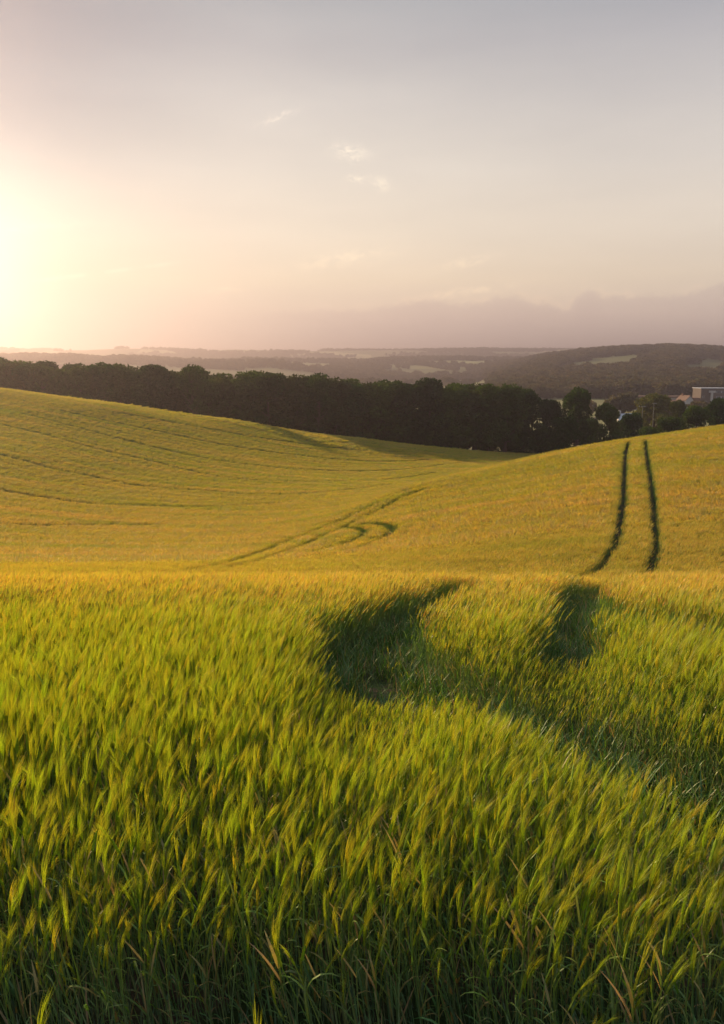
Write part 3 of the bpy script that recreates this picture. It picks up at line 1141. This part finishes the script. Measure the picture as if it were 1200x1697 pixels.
special(322, 186, 603, OPEN_TREE, 'tree in the belt with a gap showing sky through its crown', 0.7, 15.5, 0.4)
special(528, 192, 621, OPEN_TREE, 'thin tree in the middle of the belt with sky showing between its top branches', 0.66, 15.5, 2.0)
special(838, 200, 636, TALL_TREE, 'broad domed dark tree closing the right end of the tree belt', 1.0, 16.5, 1.0)
special(955, 205, 641, TALL_TREE, 'tallest round-topped dark tree standing right of the belt above the golden slope', 0.86, 16.5, 2.6)
special(912, 212, 662, TREES[1], 'lower dark tree between the belt and the tallest round-topped tree', 0.85, 14.6)
special(1002, 200, 668, TREES[2], 'dark tree at the right shoulder of the tallest round-topped tree', 0.75, 14.6, 1.2)
special(975, 222, 690, OPEN_TREE, 'sparse tree with a pale house showing through its leaves', 0.7, 15.5, 3.0)
special(1046, 208, 684, TREES[3], 'small dark tree below the blue-grey roof', 0.62, 14.6, 0.7)
special(1082, 268, 654, PALE_TREE, 'pale olive round tree standing behind the two lamp posts', 1.25, 13.4, 0.3)
special(1122, 246, 662, TREES[4], 'dark tree below the white gabled cottage', 0.62, 14.6, 2.2)
special(1108, 196, 690, TREES[0], 'low dark tree just behind the crest right of the wheel tracks', 0.72, 14.6, 0.1)
special(1075, 188, 706, TREES[5], 'lowest bushy tree behind the crest at the wheel tracks', 0.6, 14.6, 4.4)
special(1152, 204, 672, TREES[5], 'dark tree in front of the long brick building', 0.8, 14.6, 3.3)
special(1190, 208, 660, TREES[1], 'dark tree near the right edge below the long brick building', 0.8, 14.6, 5.0)
special(1030, 225, 695, TREES[4], 'dark tree between the round-topped tree and the crest tracks', 0.8, 14.6, 0.9)
special(935, 190, 690, TREES[3], 'dark bushy tree at the foot of the tallest round-topped tree', 0.7, 14.6, 0.2)


# far woods
def far_woods():
    coll = bpy.data.collections.new('wood_sources')
    rg = np.random.default_rng(77)
    for i in range(5):
        lobes = [(np.array([rg.normal(0, 2.2), rg.normal(0, 2.2), 6 + rg.uniform(-1.5, 1.5)]), (3.4, 3.4, 3.4)) for k in range(3)]
        V, F, cols = leaf_cloud(rg, lobes, 0.9, 1.25, (0.07, 0.066, 0.045))  # leaf colour lightened towards mauve, standing in for some of the distance haze
        o = bpy.data.objects.new('wood_tree_%02d' % i, mesh('wood_tree', V, F, cols, LEAF))
        coll.objects.link(o)
    pts = []

    def put(n, r0, r1, a0, a1, fn):
        r = np.sqrt(rg.uniform(r0 ** 2, r1 ** 2, n)); a = rg.uniform(a0, a1, n)
        x, y = r * np.sin(np.radians(a)), r * np.cos(np.radians(a))
        k = fn(x, y, r, a)
        pts.append(np.stack([x[k], y[k]], -1))

    def right_hill(x, y, r, a):
        open_ = ((np.abs(a - (17.2 + (r - 1150) * 0.006)) < 2.6) & (np.abs(r - 1080) < 150)) | ((np.abs(a - 22.8) < 1.3) & (np.abs(r - 1000) < 150))
        open_ = open_ & (fbm(x / 60, y / 60, 95, 3) > 0.35)
        w = fbm(x / 150, y / 150, 90, 3) > 0.30
        return w & ~open_ & (np.interp(a, HILL_AZ, HILL_H) > 10)
    put(16000, 560, 1560, 4, 36, right_hill)
    put(22000, 1400, 2450, -36, 36, lambda x, y, r, a: (fbm(x / 260, y / 200, 91, 4) > 0.505))
    put(26000, 2450, 3700, -36, 36, lambda x, y, r, a: (fbm(x / 520, y / 380, 92, 4) > 0.50))
    put(900, 330, 950, -30, 36, lambda x, y, r, a: (fbm(x / 90, y / 90, 93, 3) > 0.60))
    # hedges: along the borders of the far fields
    for k in range(120):
        r, a = rg.uniform(900, 2900), rg.uniform(-28, 30)
        x0, y0 = r * math.sin(R(a)), r * math.cos(R(a))
        ang = rg.normal(0, 0.35) + (PI / 2 if rg.random() < 0.25 else 0)
        L = rg.uniform(80, 260)
        t = np.arange(0, L, 5.0)
        pts.append(np.stack([x0 + np.cos(ang) * t, y0 + np.sin(ang) * t], -1))
    P = np.vstack(pts)
    n = len(P)
    print('far trees', n)
    me = bpy.data.meshes.new('woodland')
    me.vertices.add(n)
    z = ground_z(P[:, 0], P[:, 1]) - 1.5
    me.vertices.foreach_set('co', np.concatenate([P, z[:, None]], 1).astype(np.float32).ravel())
    a = me.attributes.new('variant', 'INT', 'POINT'); a.data.foreach_set('value', rg.integers(0, 5, n).astype(np.int32))
    rot = np.zeros((n, 3)); rot[:, 2] = rg.uniform(0, 6.28, n)
    a = me.attributes.new('rot', 'FLOAT_VECTOR', 'POINT'); a.data.foreach_set('vector', rot.astype(np.float32).ravel())
    a = me.attributes.new('size', 'FLOAT', 'POINT'); a.data.foreach_set('value', rg.uniform(0.6, 1.25, n).astype(np.float32))
    me.materials.append(LEAF)
    o = link('woodland', me)
    scatter_nodes(o, coll)
    tag(o, 'woods and hedges over the distant hazy hills', 'woodland', kind='stuff')


far_woods()


# ------------------------------------------------------------------ buildings and lamp posts
def box(B, x0, x1, y0, y1, z0, z1):
    n = len(B.V)
    for z in (z0, z1):
        for a, b in ((x0, y0), (x1, y0), (x1, y1), (x0, y1)):
            B.V.append(np.array([a, b, z])); B.C.append((1, 1, 1, 1))
    B.F += [tuple(n + i for i in f) for f in ((3, 2, 1, 0), (4, 5, 6, 7), (0, 1, 5, 4), (1, 2, 6, 5), (2, 3, 7, 6), (3, 0, 4, 7))]


def boxes(name, lst, mat, parent):
    B = Buf()
    for b in lst:
        box(B, *b)
    return link(name, mesh(name, np.array(B.V), B.F, None, mat), parent)


def gable(name, x0, x1, y0, y1, z0, z1, mat, parent, along='x', over=0.4, thick=0.25):
    B = Buf()
    if along == 'x':
        ym = (y0 + y1) / 2
        prof = [(y0 - over, z0 - 0.2), (ym, z1), (y1 + over, z0 - 0.2), (y1 + over, z0 - 0.2 + thick), (ym, z1 + thick), (y0 - over, z0 - 0.2 + thick)]
        for xx in (x0 - over, x1 + over):
            B.V += [np.array([xx, p, q]) for p, q in prof]
    else:
        xm = (x0 + x1) / 2
        prof = [(x0 - over, z0 - 0.2), (xm, z1), (x1 + over, z0 - 0.2), (x1 + over, z0 - 0.2 + thick), (xm, z1 + thick), (x0 - over, z0 - 0.2 + thick)]
        for yy in (y1 + over, y0 - over):
            B.V += [np.array([p, yy, q]) for p, q in prof]
    for i in range(6):
        j = (i + 1) % 6
        B.F.append((i, j, j + 6, i + 6))
    B.F += [(0, 5, 4, 1), (1, 4, 3, 2), (6, 7, 10, 11), (7, 8, 9, 10)]
    return link(name, mesh(name, np.array(B.V), B.F, None, mat), parent)


def gable_wall(name, x0, x1, y0, y1, z0, z1, mat, parent, along='x'):
    """walls up to the eaves with two triangular gable ends"""
    B = Buf()
    box(B, x0, x1, y0, y1, -2, z0)
    n = len(B.V)
    if along == 'x':
        ym = (y0 + y1) / 2
        for xx in (x0, x1):
            B.V += [np.array([xx, y0, z0]), np.array([xx, y1, z0]), np.array([xx, ym, z1])]
    else:
        xm = (x0 + x1) / 2
        for yy in (y0, y1):
            B.V += [np.array([x0, yy, z0]), np.array([x1, yy, z0]), np.array([xm, yy, z1])]
    B.F += [(n, n + 1, n + 2), (n + 3, n + 5, n + 4), (n, n + 2, n + 5, n + 3), (n + 1, n + 4, n + 5, n + 2)]
    return link(name, mesh(name, np.array(B.V), B.F, None, mat), parent)


WHITE = principled('white_render', (0.36, 0.36, 0.38), 0.7, (0.6, 0.06))
BRICK = principled('brick', (0.15, 0.085, 0.07), 0.9, (1.5, 0.25))
PINK = principled('pale_brick', (0.085, 0.07, 0.068), 0.9, (1.2, 0.2))
SLATE = principled('slate_roof', (0.25, 0.28, 0.34), 0.45, (0.8, 0.2), 0.5)
TILE = principled('red_tile', (0.12, 0.075, 0.06), 0.85, (1.0, 0.3))
DARKGLASS = principled('window_glass', (0.05, 0.055, 0.07), 0.15, None, 0.6)
STEEL = principled('galvanised_steel', (0.16, 0.16, 0.16), 0.45, (3.0, 0.1), 0.5)


def root(name, u, d, label, cat, rz=0.0, lift=0.0, group=None):
    x, y = at(u, d)
    o = bpy.data.objects.new(name, None)
    COL.objects.link(o)
    o.location = (x, y, ground_at(x, y) + lift)
    o.rotation_euler = (0, 0, rz)
    return tag(o, label, cat, group)


def windows(parent, spots, y, w, h, mat=None):
    for x, z in spots:
        f = boxes('window', [(x - w / 2, x + w / 2, y - 0.06, y + 0.02, z, z + h)], WHITE, parent)
        boxes('pane', [(x - w / 2 + 0.12, x + w / 2 - 0.12, y - 0.075, y - 0.055, z + 0.12, z + h - 0.12)], mat or DARKGLASS, f)


def z_for(v, d):
    Y = (CY - v) / FPX
    return (-SP + Y * CP) / (CP + Y * SP) * d


def build_buildings():
    # low white building with a brick end
    d = 420
    b = root('low_building', 1040, d, 'low white-walled building with a brick end wall beyond the trees', 'building', -0.12)
    h = z_for(657, d) - b.location.z
    boxes('wall', [(1.6, 26, 0.2, 9, -2, h - 0.6)], WHITE, b)
    boxes('end_wall', [(0, 1.6, 0, 9.2, -2, h + 0.9)], BRICK, b)
    boxes('roof', [(1.6, 26.6, -0.5, 9.6, h - 0.6, h + 0.2)], TILE, b)
    boxes('parapet_band', [(10, 26.0, 0.1, 0.2, h - 2.6, h - 1.6)], BRICK, b)
    windows(b, [(4 + 3.2 * i, h - 6.2) for i in range(7)], 0.2, 1.8, 1.4)
    # long brick building with window bands and a white tower
    d = 480
    b = root('long_building', 1156, d, 'long pale brick building with window bands and a white stair tower', 'building', -0.05)
    h = z_for(644, d) - b.location.z
    boxes('wall', [(0, 46, 0, 14, -2, h)], PINK, b)
    boxes('roof', [(-0.4, 46.4, -0.4, 14.4, h, h + 0.35)], SLATE, b)
    boxes('tower', [(5.6, 6.6, -1.5, -0.02, -2, h - 2.4)], WHITE, b)
    boxes('tower_head', [(4.4, 7.8, -1.8, -0.02, h - 2.4, h - 1.2)], WHITE, b)
    for k in range(3):
        z = h - 2.6 - k * 3.1
        w = boxes('window_band', [(9.0, 45, -0.05, 0.02, z, z + 1.2)], SLATE, b)
        for i in range(12):
            boxes('pane', [(9.2 + i * 3, 11.6 + i * 3, -0.07, -0.05, z + 0.12, z + 1.08)], DARKGLASS, w)
    windows(b, [(1.5, h - 5.5), (3.2, h - 8.5), (1.5, h - 8.5)], -0.0, 1.1, 1.2)
    boxes('wing', [(-7.5, -0.02, 1, 10, -2, h - 5.5)], BRICK, b)
    # white gabled cottage
    d = 400
    b = root('cottage', 1132, d, 'small white gabled cottage left of the long brick building', 'house', 0.2)
    h = z_for(656, d) - b.location.z
    gable_wall('wall', 0, 4.2, 0, 8, h - 2.2, h, WHITE, b, 'y')
    gable('roof', 0, 4.2, 0, 8, h - 2.2, h, TILE, b, 'y', 0.3, 0.2)
    boxes('chimney', [(1.6, 2.4, 5.6, 6.4, h - 1.0, h + 1.0)], BRICK, b)
    windows(b, [(1.3, h - 5.2), (2.9, h - 5.2), (1.3, h - 8.2), (2.9, h - 8.2)], 0.0, 0.9, 1.2)
    boxes('extension', [(-6.5, -0.02, 1.5, 7, -2, h - 2.4)], BRICK, b)
    # house with blue-grey roof
    d = 300
    b = root('grey_roofed_house', 1024, d, 'house with a blue-grey slate roof showing between the dark trees', 'house', 0.08)
    h = z_for(687, d) - b.location.z
    gable_wall('wall', 0.3, 8.2, 0, 6, h - 2.3, h, WHITE, b, 'x')
    gable('roof', 0.3, 8.2, 0, 6, h - 2.3, h, SLATE, b, 'x')
    boxes('chimney', [(0.9, 1.7, 2.6, 3.4, h - 0.6, h + 1.3)], WHITE, b)
    windows(b, [(1.8, h - 4.3), (4.2, h - 4.3), (6.6, h - 4.3)], 0.0, 1.1, 1.2)
    # pale house seen through the sparse tree
    d = 245
    b = root('pale_house', 953, d, 'pale rendered house half hidden behind the sparse tree', 'house', -0.1)
    h = z_for(694, d) - b.location.z
    gable_wall('wall', 0, 6.4, 0, 6, h - 2.0, h, PINK, b, 'x')
    gable('roof', 0, 6.4, 0, 6, h - 2.0, h, TILE, b, 'x')
    windows(b, [(1.2, h - 3.8), (3.2, h - 3.8), (5.2, h - 3.8), (1.2, h - 6.3), (5.2, h - 6.3)], 0.0, 1.2, 1.2)
    boxes('door', [(2.7, 3.7, -0.06, 0.02, 0, 2.1)], WHITE, b)

    def lamp(u, d, v, label):
        b = root('lamp_post', u, d, label, 'lamp post', 0.0, 0.0, 'lamp posts among the trees')
        h = z_for(v, d) - b.location.z
        B = Buf()
        B.tube([np.array([0, 0, -0.5]), np.array([0, 0, h * 0.5]), np.array([0, 0, h])], [0.09, 0.075, 0.06], [(1, 1, 1, 1)] * 3, 8)
        link('pole', mesh('pole', np.array(B.V), B.F, None, STEEL), b)
        hd = boxes('lamp_head', [(-0.35, 0.75, -0.16, 0.16, h, h + 0.16)], STEEL, b)
        boxes('diffuser', [(-0.1, 0.7, -0.12, 0.12, h - 0.05, h - 0.002)], WHITE, hd)
    lamp(1080, 240, 669, 'taller grey lamp post in front of the pale olive tree')
    lamp(1062, 236, 674, 'shorter grey lamp post left of the pale olive tree')


build_buildings()


# ------------------------------------------------------------------ haze
def build_haze():
    m = bpy.data.materials.new('haze')
    m.use_nodes = True
    N = NT(m.node_tree)
    out = N.n('ShaderNodeOutputMaterial')
    v = N.n('ShaderNodeVolumePrincipled')
    v.inputs['Color'].default_value = (0.68, 0.60, 0.69, 1)
    v.inputs['Density'].default_value = 0.00044
    v.inputs['Anisotropy'].default_value = 0.8
    v.inputs['Density Attribute'].default_value = ''
    v.inputs['Temperature Attribute'].default_value = ''
    N.put(out.inputs['Volume'], v.outputs[0])
    B = Buf()
    box(B, -6500, 6500, -6500, 6500, -80, 118)
    o = link('haze', mesh('haze', np.array(B.V), B.F, None, m))
    tag(o, 'thin warm evening haze filling the valley air', 'haze', kind='stuff')


build_haze()
